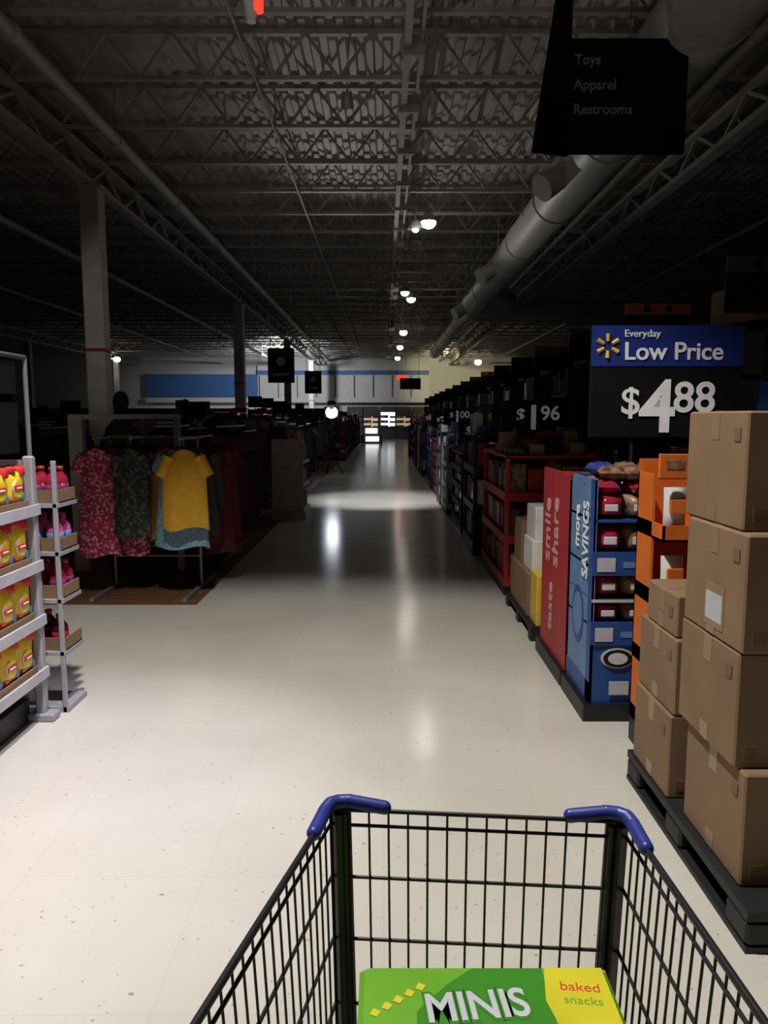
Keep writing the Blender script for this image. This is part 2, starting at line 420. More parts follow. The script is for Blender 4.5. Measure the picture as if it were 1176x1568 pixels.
l = bpy.data.lights.new('bulb', 'SPOT'); l.energy = 440; l.spot_size = math.radians(60); l.spot_blend = 1.0; l.shadow_soft_size = .1; l.color = (1, .97, .92)  # uplight added to the work lamp to brighten deck and trusses
o = bpy.data.objects.new('bulb', l); scene.collection.objects.link(o); o.location = (wx, wy-.1, wz+.36); o.parent = P
o.rotation_euler = Vector((2.2, -8.0, 4.4)).to_track_quat('-Z', 'Y').to_euler()

# ---------------------------------------------------------------- hanging signs
P = empty('hanging_department_sign'); m = M(); sx0, sx1, sy = 1.67, 2.72, 7.3; sb, st = 3.92, 4.90
m.rbox(sx0, sx1, sy, sy+.04, sb, st, 'blacksign', b=.004)
vs = [(1.33, 7.1, sb-.05), (sx0, sy, sb-.02), (sx0, sy, st+.30), (1.52, 7.1, st+.30)]
vs += [(a-.03, b+.03, c) for a, b, c in vs]
m.add(vs, [(0,1,2,3),(7,6,5,4),(0,4,5,1),(1,5,6,2),(2,6,7,3),(3,7,4,0)], 'blacksign')
for i in range(8): 
    f = i/7; m.rod((1.52+(sx0-1.52)*f, 7.1+.2*f, st+.3), (1.52+(sx0-1.52)*f, 7.1+.2*f, st+.6), .01, 'black', 6)
for xx, yy in ((1.5, 7.12), (sx0, 7.32)): m.rod((xx, yy, st-.05), (xx, yy, ZH), .008, 'black', 6)
m.obj('sign_panels', P)
for t, z in (('Toys', 4.71), ('Apparel', 4.50), ('Restrooms', 4.29)): text(t, (sx0+.03, sy-.004, z-.03), .12, 'dimtext', P, bold=.002)
def hsign(x, y, z0, z1, w, k='blacksign', lit=True):
    P = empty('hanging_sign'); m = M(); m.rbox(x-w/2, x+w/2, y, y+.05, z0, z1, k, b=.005)
    for s in (-1, 1): m.rod((x+s*w*.4, y+.025, z1), (x+s*w*.4, y+.025, ZH), .008, 'joist', 6)
    c = (z0+z1)/2
    if lit:
        m.disc((x, y-.006, c+(z1-z0)*.12), w*.17, (0, 1, 0), .005, 'dimtext'); m.box(x-w*.3, x+w*.3, y-.006, y, c-(z1-z0)*.3, c-(z1-z0)*.22, 'dimtext')
    m.obj('sign_panel', P)
hsign(-2.64, 20, 2.43, 3.3, .68); hsign(-2.55, 28, 2.4, 3.2, .6); hsign(.95, 28, 2.55, 2.95, .75, lit=False)
hsign(.9, 40, 3.45, 3.7, .5, 'redled', False)
m = M(); m.rod((-.84, 5.2, 4.22), (-.84, 5.2, 6.42), .03, 'white', 10); m.rod((-.84, 5.2, 4.03), (-.84, 5.2, 4.22), .03, 'white', 12, .06)
m.rbox(-.82, -.765, 5.16, 5.24, 4.09, 4.35, 'redled', b=.01); m.obj('alarm_strobe')

# ---------------------------------------------------------------- left promotional shelf
P = empty('snack_shelf_unit'); m = M()
X1, X0, Y0, Y1 = -1.74, -2.3, 1.5, 3.84
m.box(X0, X0+.03, Y0, Y1, 0, 1.36, 'gondola')
for yy in (Y0, Y1-.05):
    m.rbox(X1-.05, X1, yy, yy+.05, 0, 1.36, 'shelfgrey', b=.008); m.rbox(X0, X0+.05, yy, yy+.05, 0, 1.85, 'gondola', b=.008)
    m.box(X0+.04, X1-.04, yy+.015, yy+.035, .1, 1.34, 'shelfgrey')
m.rod((X1-.02, Y1-.02, 1.36), (X1-.02, Y1-.02, 1.84), .012, 'chrome'); m.rod((X1-.02, Y0+.02, 1.36), (X1-.02, Y0+.02, 1.84), .012, 'chrome')
m.rod((X1-.02, Y0+.02, 1.84), (X1-.02, Y1-.02, 1.84), .012, 'gondola')
m.box(X1-.03, X1-.02, Y0+.1, Y1-.12, 1.38, 1.62, 'blacksign'); m.box(X1-.03, X1-.02, Y0+.1, Y1-.12, 1.66, 1.82, 'blacksign')
m.box(X0+.03, X1-.08, Y0+.05, Y1-.05, 0, .12, 'black')
m.rbox(X1-.09, X1+.05, Y1-.07, Y1+.02, 0, .04, 'shelfgrey')
for z in (.27, .545, .825, 1.11):
    m.box(X0, X1, Y0+.03, Y1-.03, z-.035, z, 'shelfgrey'); m.box(X1, X1+.012, Y0, Y1, z-.045, z+.008, 'pricestrip')
m.obj('shelf_frame', P)
m = M()
for zi, z in enumerate((.27, .545, .825, 1.11)):
    m.box(X1-.30, X1-.012, Y0+.08, Y1-.08, z, z+.006, 'cardboard'); m.box(X1-.016, X1-.008, Y0+.08, Y1-.08, z, z+.035, 'cardboard')
    for d in (0, 1):
        y = Y0+.17; h = .225 if zi < 3 else .2
        while y < Y1-.12:
            xx = X1-.07-d*.14
            m.pillow((xx, y, z+.006+h/2), .172, h, .105, 'bagyellow', 'x', 6)
            if d == 0:
                xf = xx+.046
                m.pillow((xx+.010, y+.045, z+.006+h*.86), .09, h*.34, .09, 'bagred', 'x', 6)
                m.pillow((xx+.008, y-.035, z+.006+h*.93), .09, h*.2, .085, 'bagred', 'x', 5)
                m.disc((xf, y-.012, z+.10), .046, (1, 0, 0), .006, 'white', 16); m.disc((xf, y-.008, z+.10), .042, (1, 0, 0), .009, 'bagyellow', 16)
                m.rbox(xf+.004, xf+.013, y-.05, y+.03, z+.09, z+.118, 'bagred', b=.003)
                m.rbox(xf+.008, xf+.016, y-.035, y+.015, z+.098, z+.108, 'white', b=.002)
                m.disc((xf-.01, y+.055, z+.055), .02, (1, 0, 0), .012, 'bluepale', 12)
                m.rbox(xf-.008, xf+.004, y-.06, y-.02, z+.04, z+.052, 'bagred', b=.002)
            y += .168
m.obj('snack_bags', P)
P = empty('juice_side_shelf'); m = M(); sh = -.085
for xx in (-1.95+sh, -1.60+sh):
    m.rbox(xx-.012, xx+.012, 3.90, 3.92, 0, 1.33, 'shelfgrey', b=.003)
m.box(-1.97+sh, -1.58+sh, 3.9, 4.15, 0, .03, 'shelfgrey')
for zi, z in enumerate((1.11, .86, .61, .33)):
    m.box(-1.97+sh, -1.58+sh, 3.9, 4.14, z-.02, z, 'shelfgrey')
    m.box(-1.96+sh, -1.585+sh, 3.93, 4.13, z, z+.008, 'cardboard')
    m.box(-1.593+sh, -1.585+sh, 3.93, 4.13, z, z+.07, 'cardboard'); m.box(-1.96+sh, -1.585+sh, 3.925, 3.933, z, z+.07, 'cardboard')
    for i in range(3):
        for j in range(2):
            if zi == 3 and i+j == 1: continue
            k = ['juicered', 'juicepink', 'juicered', 'juicedark'][zi]; s_ = .85
            c = (-1.64+sh-i*.1, 3.985+j*.095, z+.008)
            m.lathe(c, [(.036, 0), (.042, .01), (.042, .12*s_), (.036, .14*s_), (.016, .172*s_), (.016, .19*s_)], k, 12)
            m.lathe(c, [(.0435, .045*s_), (.0435, .1*s_)], ['plum', 'bluepale', 'plum', 'juicered'][zi], 12)
            m.lathe((c[0], c[1], z+.19*s_), [(.019, 0), (.019, .022)], 'red', 10)
m.obj('shelf_and_bottles', P)

# ---------------------------------------------------------------- clothing racks
def rack(x, y, arms, name='clothing_rack', h=1.42, top=None):
    m = M()
    xs = [a[0] for a in arms]; ymin = min(a[1] for a in arms); ymax = max(a[2] for a in arms)
    xa, xb = min(xs), max(xs)
    ym = (ymin+ymax)/2
    for xx in (xa, xb) if xb-xa > .2 else (xa,):
        m.rod((x+xx, y+ym, 0.02), (x+xx, y+ym, h-.05), .014, 'chrome')
        m.beam((x+xx, y+ymin, .025), (x+xx, y+ymax, .025), .035, .03, 'chrome')
    if xb-xa > .2: 
        m.rod((x+xa, y+ym, h-.05), (x+xb, y+ym, h-.05), .014, 'chrome'); m.rod((x+xa, y+ym, .3), (x+xb, y+ym, .3), .012, 'chrome')
    for dx_, y0, y1, gs in arms:
        m.rod((x+dx_, y+y0, h-.05), (x+dx_, y+y1, h-.05), .012, 'chrome')
        for g in gs:
            kind, k, w, ln, off = g[:5]
            m.garment(x+dx_+(g[5] if len(g) > 5 else 0), y+off, h-.13, ln, w, k, R.uniform(-.12, .12), kind)
    if top: top(m)
    return m.obj(name)
rack(-2.05, 6.5, [(-.40, 0, 1.0, [('dress', 'floral_pink', .40, .92, .04), ('dress', 'floral_pink', .38, .88, .2, .05), ('dress', 'maroon', .36, .9, .4), ('dress', 'maroon', .36, .9, .55), ('dress', 'mauve', .36, .9, .7)]),
                  (-.09, 0, 1.0, [('tee', 'floral_dark', .36, .76, .0), ('dress', 'floral_pink', .34, .92, .12, -.06), ('dress', 'floral_dark', .36, .88, .2, .04), ('tee', 'darkgrey', .34, .8, .3), ('long', 'navy', .36, .9, .45), ('long', 'darkgrey', .36, .9, .6)]),
                  (.38, -.2, 1.0, [('tee', 'yellowcloth', .43, .66, -.16, .02), ('dress', 'print_blue', .50, .84, -.02, -.05), ('tee', 'orangecloth', .42, .80, .1, -.18), ('tee', 'orangecloth', .42, .76, .22, -.16), ('long', 'darkgrey', .4, .8, .4), ('long', 'maroon', .4, .9, .5), ('dress', 'maroon', .4, 1.0, .6, .10), ('dress', 'maroon', .4, 1.0, .72, .12), ('dress', 'maroon', .4, 1.0, .85, .12)])])
rack(-1.72, 8.1, [(0, -.2, 1.4, [('dress', 'maroon', .46, 1.05, -.15+.12*i) for i in range(8)]+[('dress', 'darkgrey', .42, .95, .85+.12*i) for i in range(4)])], h=1.5)
rack(-2.35, 8.1, [(0, -.2, 1.2, [('tee', R.choice(['darkgrey', 'navy', 'mauve']), .42, .95, -.1+.14*i) for i in range(9)])], h=1.5)
m = M(); m.rbox(-3.12, -2.98, 7.62, 7.72, 0, 1.58, 'white'); m.rbox(-2.09, -2.03, 7.66, 7.72, 0, 1.58, 'white'); m.rbox(-3.12, -2.03, 7.64, 7.7, 1.53, 1.58, 'white')
m.obj('white_fixture_frame')
cols = ['maroon', 'darkgrey', 'navy', 'olive', 'mauve', 'darkgrey', 'darkgrey', 'black', 'maroon', 'floral_dark']
def generic_rack(x, y, n=6, h=1.45, k=None, topper=False):
    gs = []; kk = k or R.choice(cols); n = int(n*1.4)
    for i in range(n):
        if R.random() < .25: kk = k or R.choice(cols)
        gs.append((R.choice(['tee', 'dress', 'long']), kk, R.uniform(.36, .44), R.uniform(.8, 1.1), .1+i*.125))
    def tp(m):
        m.rod((x, y+.5, h-.05), (x, y+.5, h+.2), .01, 'chrome'); m.rbox(x-.14, x+.14, y+.48, y+.5, h+.1, h+.32, 'blacksign', b=.004)
    return rack(x, y, [(0, 0, .1+n*.125, gs)], h=h, top=tp if topper else None)
yy = 10.0
while yy < 24:
    if not (10.9 < yy < 13.0 or 19.2 < yy < 21.4): generic_rack(-1.85, yy, 6, R.uniform(1.4, 1.55), topper=R.random() < .4)
    generic_rack(-2.6, yy+.2, 6, R.uniform(1.4, 1.7), topper=R.random() < .5); yy += 1.65
for cx in (-3.6, -4.3, -6.0, -7.6, -9.5):
    yy = 8.2 if cx > -5 else 9
    while yy < 24:
        if not (cx == -4.3 and 11.0 < yy < 14): generic_rack(cx+R.uniform(-.05, .05), yy, 5, R.uniform(1.4, 1.65), topper=R.random() < .5)
        yy += 2.0
def bust(x, y, k):
    m = M(); m.rbox(x-.15, x+.15, y-.15, y+.15, 0, .75, 'gondola'); m.rod((x, y, .75), (x, y, 1.0), .02, 'chrome')
    m.lathe((x, y, 1.0), [(.13, 0), (.15, .05), (.12, .2), (.15, .36), (.15, .45), (.09, .52), (.05, .55), (.05, .62)], k, 18)
    for s in (-1, 1): m.rod((x+s*.13, y, 1.44), (x+s*.17, y, 1.2), .045, k, 12, .04)
    m.sphere((x, y, 1.72), .1, 'darkgrey', 14, .85, .95, 1.15); m.obj('mannequin_bust')
bust(-2.85, 8.4, 'olive'); bust(-3.1, 12.1, 'darkgrey')
m = M(); m.rbox(-1.7, -1.22, 11.6, 11.64, .10, 1.22, 'white', b=.005); m.box(-1.72, -1.2, 11.6, 12.5, 0, .12, 'white')
for z in (.12, .5, .85): m.box(-1.7, -1.22, 11.65, 12.5, z, z+.03, 'white'); m.rbox(-1.68, -1.25, 11.7, 12.45, z+.03, z+.25, 'goods_dark')
m.obj('white_shelf_display')

# ---------------------------------------------------------------- right side: carton pallet
P = empty('carton_pallet'); m = M()
m.box(1.05, 2.2, 2.06, 3.16, .1, .13, 'palletblack')
for xx in (1.05, 1.57, 2.08):
    m.box(xx, xx+.12, 2.06, 3.16, 0, .02, 'palletblack')
    for yy in (2.06, 2.57, 3.02): m.rbox(xx, xx+.12, yy, yy+.14, .02, .1, 'palletblack', b=.01)
m.obj('pallet', P)
m = M()
def carton(x0, x1, y0, y1, z0, z1, k='cardboard', label=False, ang=0):
    m.rbox(x0, x1, y0, y1, z0, z1, k, ang, .006)
    if ang == 0:
        c = (y0+y1)/2
        m.box(x0-.0015, x0+.001, c-.03, c+.03, z1-.09, z1-.006, 'tape'); m.box(x0-.0015, x0+.001, c-.03, c+.03, z0+.006, z0+.06, 'tape')
        m.box(x0+.01, x1-.01, c-.03, c+.03, z1-.001, z1+.0015, 'tape')
        m.box(x0-.003, x0+.002, y0+.04, y0+.08, z1-.09, z1-.05, 'cardboard2')
        m.box(x0+.03, x0+.07, y0-.002, y0+.001, z0+.03, z0+.07, 'cardboard2')
        if label: m.box(x0-.002, x0+.001, y0+.13, y0+.27, z0+.03, z0+.17, 'tape'); m.box(x0-.003, x0+.001, y0+.14, y0+.26, z0+.05, z0+.14, 'pricestrip')
zz = [.13, .49, .85, 1.21, 1.57]; offs = [0.02, 0.0, .0, .01]; yo = [.02, .06, .05, .11]
for i in range(4):
    z0, z1 = zz[i]+.001, zz[i+1]-.001; x0 = 1.06+offs[i]; y0 = 2.16+yo[i]
    carton(x0, x0+.5, y0, y0+.44, z0, z1, 'cardboard', label=(i == 2)); carton(x0+.51, x0+1.0, y0+.01, y0+.45, z0, z1, 'cardboard2')
for (z0, z1, x0) in ((.13, .45, 1.06), (.452, .74, 1.07)):
    carton(x0, x0+.42, 2.73, 3.12, z0, z1); carton(x0+.43, x0+.95, 2.73, 3.12, z0, z1, 'cardboard2')
carton(1.075, 1.38, 2.75, 3.06, .742, .90); carton(1.45, 2.0, 2.74, 3.13, .742, 1.15, 'cardboard2')
m.obj('cartons', P)

# orange candy display
P = empty('candy_display'); m = M()
ox0, ox1, oy0, oy1 = 1.19, 1.6, 3.24, 3.58
m.box(ox0, ox1, oy0, oy1, 0, .12, 'black'); m.box(ox0, ox0+.012, oy0+.14, oy1, .12, 1.30, 'orange'); m.box(ox1-.012, ox1, oy0, oy1, .12, 1.36, 'orange'); m.box(ox0, ox1, oy1-.012, oy1, .12, 1.36, 'orange')
for z in (.12, .42, .72, 1.02): 
    m.box(ox0, ox1, oy0, oy1, z, z+.01, 'orange'); m.box(ox0, ox1, oy0, oy0+.01, z, z+.07, 'orange'); m.box(ox0, ox0+.01, oy0, oy1, z, z+.07, 'orange')
    for i in range(3):
        m.pillow((ox0+.07+i*.12, oy0+.07, z+.13), .1, .2, .07, 'brownpack' if i % 2 else 'white', 'y', 5)
        m.rbox(ox0+.035+i*.12, ox0+.105+i*.12, oy0+.02, oy0+.036, z+.12, z+.18, 'orange', b=.002)
m.rbox(ox0-.03, ox0+.25, oy0-.002, oy0+.012, 1.29, 1.40, 'orange'); m.rbox(ox0, ox0+.08, oy0-.004, oy0+.005, 1.33, 1.37, 'brownpack', b=.002)
m.obj('display_body', P)

# blue cookie display
P = empty('cookie_display'); m = M()
x0, x1, y0, y1 = 1.05, 1.66, 3.80, 4.28
m.box(x0-.03, x1+.03, y0-.02, y1, 0, .09, 'black')
m.box(x0, x0+.015, y0, y1, .09, 1.24, 'bluepale'); m.box(x1-.015, x1, y0, y1, .09, 1.24, 'blue'); m.box(x0, x1, y1-.015, y1, .09, 1.24, 'blue')
m.box(x0-.002, x0+.01, y0, y0+.07, .09, 1.24, 'blue'); m.box(x0-.002, x0+.01, y0, y1, .09, .2, 'blue')
m.box(x0+.0, x1, y0, y0+.012, .09, .50, 'blue')
m.disc((x0-.003, y0+.26, .5), .12, (1, 0, 0), .006, 'blue', 20, 1.3); m.disc((x0-.005, y0+.26, .5), .09, (1, 0, 0), .006, 'bluepale', 20, 1.3)
for zl in (.50, .80, 1.04): m.box(x0, x1, y0, y1, zl-.012, zl, 'blue')
for zl in (.50, .86):
    m.box(x0, x1, y0-.01, y0, zl-.10, zl+.02, 'blue'); m.box(x0+.02, x0+.11, y0-.014, y0-.009, zl-.08, zl-.01, 'pricestrip'); m.box(x0+.15, x0+.34, y0-.013, y0-.009, zl-.06, zl-.03, 'bluepale')
m.box(x0, x1, y0-.004, y0, .62, .635, 'pricestrip'); m.box(x0, x1, y0, y1-.02, .63, .635, 'black')
m.disc((x0+.14, y0-.008, .33), .085, (0, 1, 0), .006, 'white', 20, .62); m.disc((x0+.14, y0-.012, .33), .074, (0, 1, 0), .006, 'black', 20, .62); m.disc((x0+.14, y0-.016, .33), .05, (0, 1, 0), .006, 'white', 20, .6)
m.box(x0+.10, x0+.20, y0-.014, y0-.009, .14, .21, 'pricestrip')
for zb, hh in ((.51, .11), (.64, .13), (.87, .14), (1.045, .12)):
    for i in range(4):
        for j in range(2):
            cx_ = x0+.09+i*.145; m.pillow((cx_, y0+.09+j*.18, zb+hh*.5), .15, hh, .15, 'brownpack' if (i+j) % 3 else 'juicered', 'y', 5)
        m.rbox(cx_-.035, cx_+.03, y0+.008, y0+.016, zb+hh*.32, zb+hh*.6, 'white', b=.002)
for zb, k in ((1.20, 'cartblue'), (1.27, 'brownpack')):
    for i in range(4):
        for j in range(2): m.pillow((x0+.1+i*.14+R.uniform(-.02, .02), y0+.12+.16*j+R.uniform(-.02, .02), zb+.01*j), .14, .17, .07, R.choice([k, 'cartblue', 'brownpack', 'juicered']), 'z', 6, R.uniform(-.4, .4))
m.obj('display_body', P)
text('SAVINGS', (x0-.008, y0+.08, .72), .15, 'whitetext', P, rot=(math.pi/2, -math.pi/2, -math.pi/2), ext=.001, bold=.003, sx=.68)
text('more', (x0-.008, y0+.26, .86), .13, 'whitetext', P, rot=(math.pi/2, -math.pi/2, -math.pi/2), ext=.001, bold=.003, sx=.8)

# red drink display behind
P = empty('soda_display'); m = M(); ry0, ry1 = 4.31, 5.0
m.box(x0-.03, x1+.03, ry0, 5.03, 0, .09, 'black')
m.box(x0-.005, x0+.015, ry0, ry1, .09, 1.23, 'red'); m.box(x1-.015, x1, ry0, ry1, .09, 1.2, 'red'); m.box(x0, x1, ry0, ry0+.015, .09, 1.2, 'red'); m.box(x0, x1, ry1-.015, ry1, .09, 1.2, 'red')
for i in range(4):
    for j in range(3):
        m.rbox(x0+.03+i*.145, x0+.165+i*.145, ry0+.03+j*.21, ry0+.22+j*.21, .9, 1.16+R.uniform(-.05, .06), R.choice(['goods', 'red', 'brownpack']))
m.box(x0+.015, x1-.015, ry0, ry1, .88, .9, 'red')
m.obj('display_body', P)
text('share', (x0-.008, ry0+.24, .64), .22, 'redtext', P, rot=(math.pi/2, -math.pi/2, -math.pi/2), ext=.001, bold=.003, sx=.9)
text('smile', (x0-.008, ry0+.46, .64), .22, 'redtext', P, rot=(math.pi/2, -math.pi/2, -math.pi/2), ext=.001, bold=.003, sx=.9)
text('taste', (x0-.008, ry0+.36, .22), .16, 'redtext', P, rot=(math.pi/2, -math.pi/2, -math.pi/2), ext=.001, bold=.002)

def pile(name, items, base):
    m = M(); a, b, c, d = base; m.box(a, b, c, d, .08, .1, 'palletblack')
    for xx in (a, (a+b)/2-.05, b-.1):
        for yv in (c, (c+d)/2-.05, d-.1): m.box(xx, xx+.1, yv, yv+.1, 0, .08, 'palletblack')
    for it in items: m.rbox(*it)
    return m.obj(name)
pile('carton_pile', [(1.06, 1.45, 5.22, 5.45, .1, .46, 'yellow'), (1.5, 1.95, 5.22, 5.5, .1, .6, 'cardboard'),
    (1.05, 1.5, 5.5, 6.25, .1, .42, 'cardboard'), (1.08, 1.42, 5.5, 5.85, .42, .66, 'white'), (1.10, 1.44, 5.52, 5.86, .66, .9, 'white'), (1.07, 1.42, 5.9, 6.22, .42, .75, 'cardboard'),
    (1.5, 1.95, 5.55, 6.25, .1, .95, 'goods')], (1.02, 2.0, 5.2, 6.3))
def shelf_display(x0, x1, y0, y1, h, kf, kp, n=3, name='shelf_display', clutter=True):
    m = M(); m.box(x0, x1, y0, y1, 0, .1, 'black')
    for a, b in ((x0, y0), (x1-.04, y0), (x0, y1-.04), (x1-.04, y1-.04)): m.rbox(a, a+.04, b, b+.04, .1, h, kf, b=.005)
    m.box((x0+x1)/2-.01, (x0+x1)/2+.01, y0+.02, y1-.02, .1, h, kf)
    for i in range(n):
        z = .1+(h-.1)*i/n; m.box(x0, x1, y0, y1, z, z+.02, kf); m.box(x0-.004, x0, y0, y1, z-.02, z+.06, kf); m.box(x0, x1, y0-.004, y0, z-.02, z+.06, kf)
        hh = (h-.1)/n*.78; w = R.choice([.11, .15, .2]); yv = y0+.03
        while yv+w < y1: m.rbox(x0+.03, x0+.03+w, yv, yv+w-.015, z+.021, z+.02+hh*R.uniform(.75, 1), R.choice(kp)); yv += w
        xv = x0+.05+w
        while xv+w < x1: m.rbox(xv, xv+w-.015, y0+.03, y0+.03+w, z+.021, z+.02+hh*R.uniform(.75, 1), R.choice(kp)); xv += w
    m.box(x0, x1, y0, y1, h-.02, h, kf)
    if clutter:
        yv = y0+.05
        while yv+.2 < y1-.3:
            xv = x0+.03
            while xv+.17 < x1:
                if R.random() < .8: m.rbox(xv, xv+R.uniform(.1, .16), yv, yv+R.uniform(.12, .2), h, h+R.uniform(.05, .24), R.choice(kp))
                xv += .18
            yv += .24
    return m.obj(name)
def price_sign(x, y, zb, w, h, dol, cents, head=False, post_to=0, k='blacksign'):
    P = empty('price_sign'); m = M(); m.rbox(x, x+w, y, y+.03, zb, zb+h, k, b=.004)
    for f in (.3, .7): m.rod((x+w*f, y+.03, post_to), (x+w*f, y+.03, zb+.1), .012, 'black')
    m.rbox(x+w*.2, x+w*.8, y-.02, y+.08, post_to, post_to+.012, 'black', b=.003)
    if head:
        m.box(x, x+w, y-.004, y, zb+h*.64, zb+h, 'signblue')
        c = Vector((x+w*.105, y-.006, zb+h*.82))
        for i in range(6):
            a = i*math.pi/3; dv = Vector((math.sin(a), 0, math.cos(a))); m.rod(c+dv*w*.03, c+dv*w*.078, w*.011, 'yellow', 8, w*.015)
    m.obj('sign_panel', P)
    s = h*(.62 if head else .95); zz = zb+h*(.06 if head else .16)
    text('$', (x+w*.2, y-.005, zz+s*.25), s*.55, 'whitetext', P, bold=.002)
    text(dol, (x+w*.33, y-.005, zz), s*1.05, 'whitetext', P, bold=.008)
    text(cents, (x+w*.55, y-.005, zz+s*.28), s*.62, 'whitetext', P, bold=.003)
    if head:
        text('Low Price', (x+w*.21, y-.007, zb+h*.70), h*.22, 'whitetext', P, bold=.0015); text('Everyday', (x+w*.21, y-.007, zb+h*.90), h*.09, 'whitetext', P)
price_sign(1.12, 4.22, 1.44, .82, .60, '4', '88', True, 1.275)
pal = ['goods', 'goods_dark', 'brownpack', 'bluepale', 'white', 'cardboard2', 'goods_dark', 'red', 'blue', 'cardboard', 'juicered']
shelf_display(1.05, 1.85, 6.6, 8.1, 1.22, 'red', ['brownpack', 'goods', 'red', 'cardboard', 'goods_dark'], 3)
price_sign(1.2, 7.85, 1.38, .7, .34, '1', '96', post_to=1.22)
yy = 8.5
sg = {1: ('4', '88'), 3: ('1', '00'), 5: ('3', '98'), 7: ('1', '')}
for i in range(14):
    d = R.uniform(.9, 1.4); kf = ['black', 'gondola', 'white', 'gondola', 'red', 'blue'][i % 6]; h = R.uniform(1.05, 1.4)
    shelf_display(.99+R.uniform(0, .06), 1.85, yy, yy+d, h, kf, pal if i != 3 else ['bluepale', 'white', 'blue'], R.choice([3, 4]))
    if i in sg: price_sign(1.1, yy+d-.15, h+.12, .56 if i != 7 else .3, .3, *sg[i], post_to=h, k='red' if i == 7 else 'blacksign')
    yy += d+R.uniform(.25, .8)
m = M(); m.rbox(2.08, 2.2, 4.33, 4.36, 1.5, 1.75, 'blue'); m.rod((2.14, 4.37, 0), (2.14, 4.37, 1.6), .012, 'black'); m.rbox(2.04, 2.24, 4.3, 4.44, 0, .015, 'black'); m.obj('shelf_flag_sign')

def gondola(y, x0=2.45, x1=11, h=2.2, topk='dorange'):
    m = M(); m.box(x0, x1, y, y+.9, 0, .15, 'black'); m.box(x0, x1, y+.43, y+.47, .15, h, 'gondola')
    m.box(x0, x0+.03, y, y+.9, .1, h-.1, 'gondola')
    for z in (.15, .6, 1.0, 1.4, 1.8): 
        m.box(x0, x1, y, y+.9, z, z+.03, 'gondola'); xv = x0+.05
        while xv < x1-.4:
            w = R.uniform(.15, .4); m.rbox(xv, xv+w-.02, y+.05, y+.42, z+.03, z+.03+R.uniform(.2, .34), R.choice(['goods', 'goods_dark', 'goods_dark', 'cardboard2'])); xv += w
        for j in range(4): m.rbox(x0-.24, x0-.01, y+.05+j*.21, y+.22+j*.21, z+.03, z+.03+R.uniform(.18, .32), R.choice(['goods', 'goods_dark', 'brownpack']))
        m.box(x0-.26, x0, y, y+.9, z, z+.03, 'gondola')
    m.box(x0-.26, x0, y, y+.02, 0, 2.1, 'gondola')
    xv = x0
    while xv < x1-.6:
        w = R.uniform(.3, .6); m.rbox(xv, xv+w, y+.1, y+.8, h, h+R.uniform(.1, .35), R.choice(['cardboard2', 'goods_dark', 'goods_dark'])); xv += w+R.uniform(0, .3)
    m.rbox(x0-.25, x0+.35, y-.02, y+.0, h+.02, h+.28, 'blacksign', b=.004); m.rbox(x0-.25, x0+.35, y-.022, y-.001, h+.28, h+.38, topk, b=.003)
    for i in range(2): m.disc((x0-.05+i*.2, y-.028, h+.33), .035, (0, 1, 0), .005, 'black', 10)
    m.obj('shelving_gondola')
for i, y in enumerate((5.1, 7.2, 9.3, 11.4, 13.5, 15.6, 17.7, 20, 22.4, 25, 28, 31, 34, 38, 42)):
    gondola(y, h=2.2, topk=['gondola', 'dorange', 'gondola', 'dorange', 'gondola'][i % 5], x1=11 if i < 8 else 9)
for i, y in enumerate((30, 34, 38, 43, 48)):
    m = M(); xa = -14
    for (xa, xb) in ((-14, -5.3), (-4.45, -2.3)):
        m.box(xa, xb, y, y+.8, 0, .15, 'black'); m.box(xa, xb, y+.38, y+.42, 0, 1.9, 'gondola')
        for z in (.15, .6, 1.05, 1.5):
            m.box(xa, xb, y, y+.8, z, z+.03, 'gondola'); xv = xa+.1
            while xv < xb-.5: w = R.uniform(.2, .5); m.rbox(xv, xv+w-.03, y+.05, y+.36, z+.03, z+.36, R.choice(['goods', 'goods_dark'])); xv += w
    m.obj('low_shelving')
yy = 27.5
while yy < 44:
    shelf_display(-2.0, -1.35, yy, yy+1.2, R.uniform(1.1, 1.5), 'gondola', pal, 4); yy += 1.9
for kx, ky in ((-3.1, 16.6), (-3.1, 20.2)):
    m = M(); m.rbox(kx-.12, kx+.12, ky, ky+.2, 0, 1.5, 'black'); m.rbox(kx-.16, kx+.16, ky-.02, ky+.1, 1.45, 1.75, 'blackplastic'); m.box(kx-.04, kx+.04, ky-.03, ky-.02, 1.6, 1.64, 'redled'); m.obj('price_checker_kiosk')

# ---------------------------------------------------------------- shopping cart
P = empty('shopping_cart'); m = M()
def lerp(a, b, t): return Vector(a).lerp(Vector(b), t)
TFL, TFR, TBL, TBR = Vector((-.084, 1.13, .945)), Vector((.370, 1.10, .94)), Vector((-.27, .28, .985)), Vector((.375, .26, .985))
BFL, BFR, BBL, BBR = Vector((-.074, 1.115, .50)), Vector((.352, 1.09, .50)), Vector((-.22, .30, .50)), Vector((.33, .28, .50))
def wall(ta, tb, ba, bb, nv, levels, r=.0019):
    for i in range(nv+1):
        t = i/nv; m.rod(lerp(ta, tb, t), lerp(ba, bb, t), r, 'wire', 6)
    for l in levels: m.rod(lerp(ta, ba, l), lerp(tb, bb, l), .0028, 'wire', 6)
lv = [.055, .245, .475, .72]
wall(TFL, TFR, BFL, BFR, 15, lv); wall(TFL, TBL, BFL, BBL, 30, lv); wall(TFR, TBR, BFR, BBR, 30, lv); wall(TBL, TBR, BBL, BBR, 18, lv)
for i in range(16): t = i/15; m.rod(lerp(BFL, BFR, t), lerp(BBL, BBR, t), .0022, 'wire', 6)
for i in range(14): t = i/13; m.rod(lerp(BFL, BBL, t), lerp(BFR, BBR, t), .003, 'wire', 6)
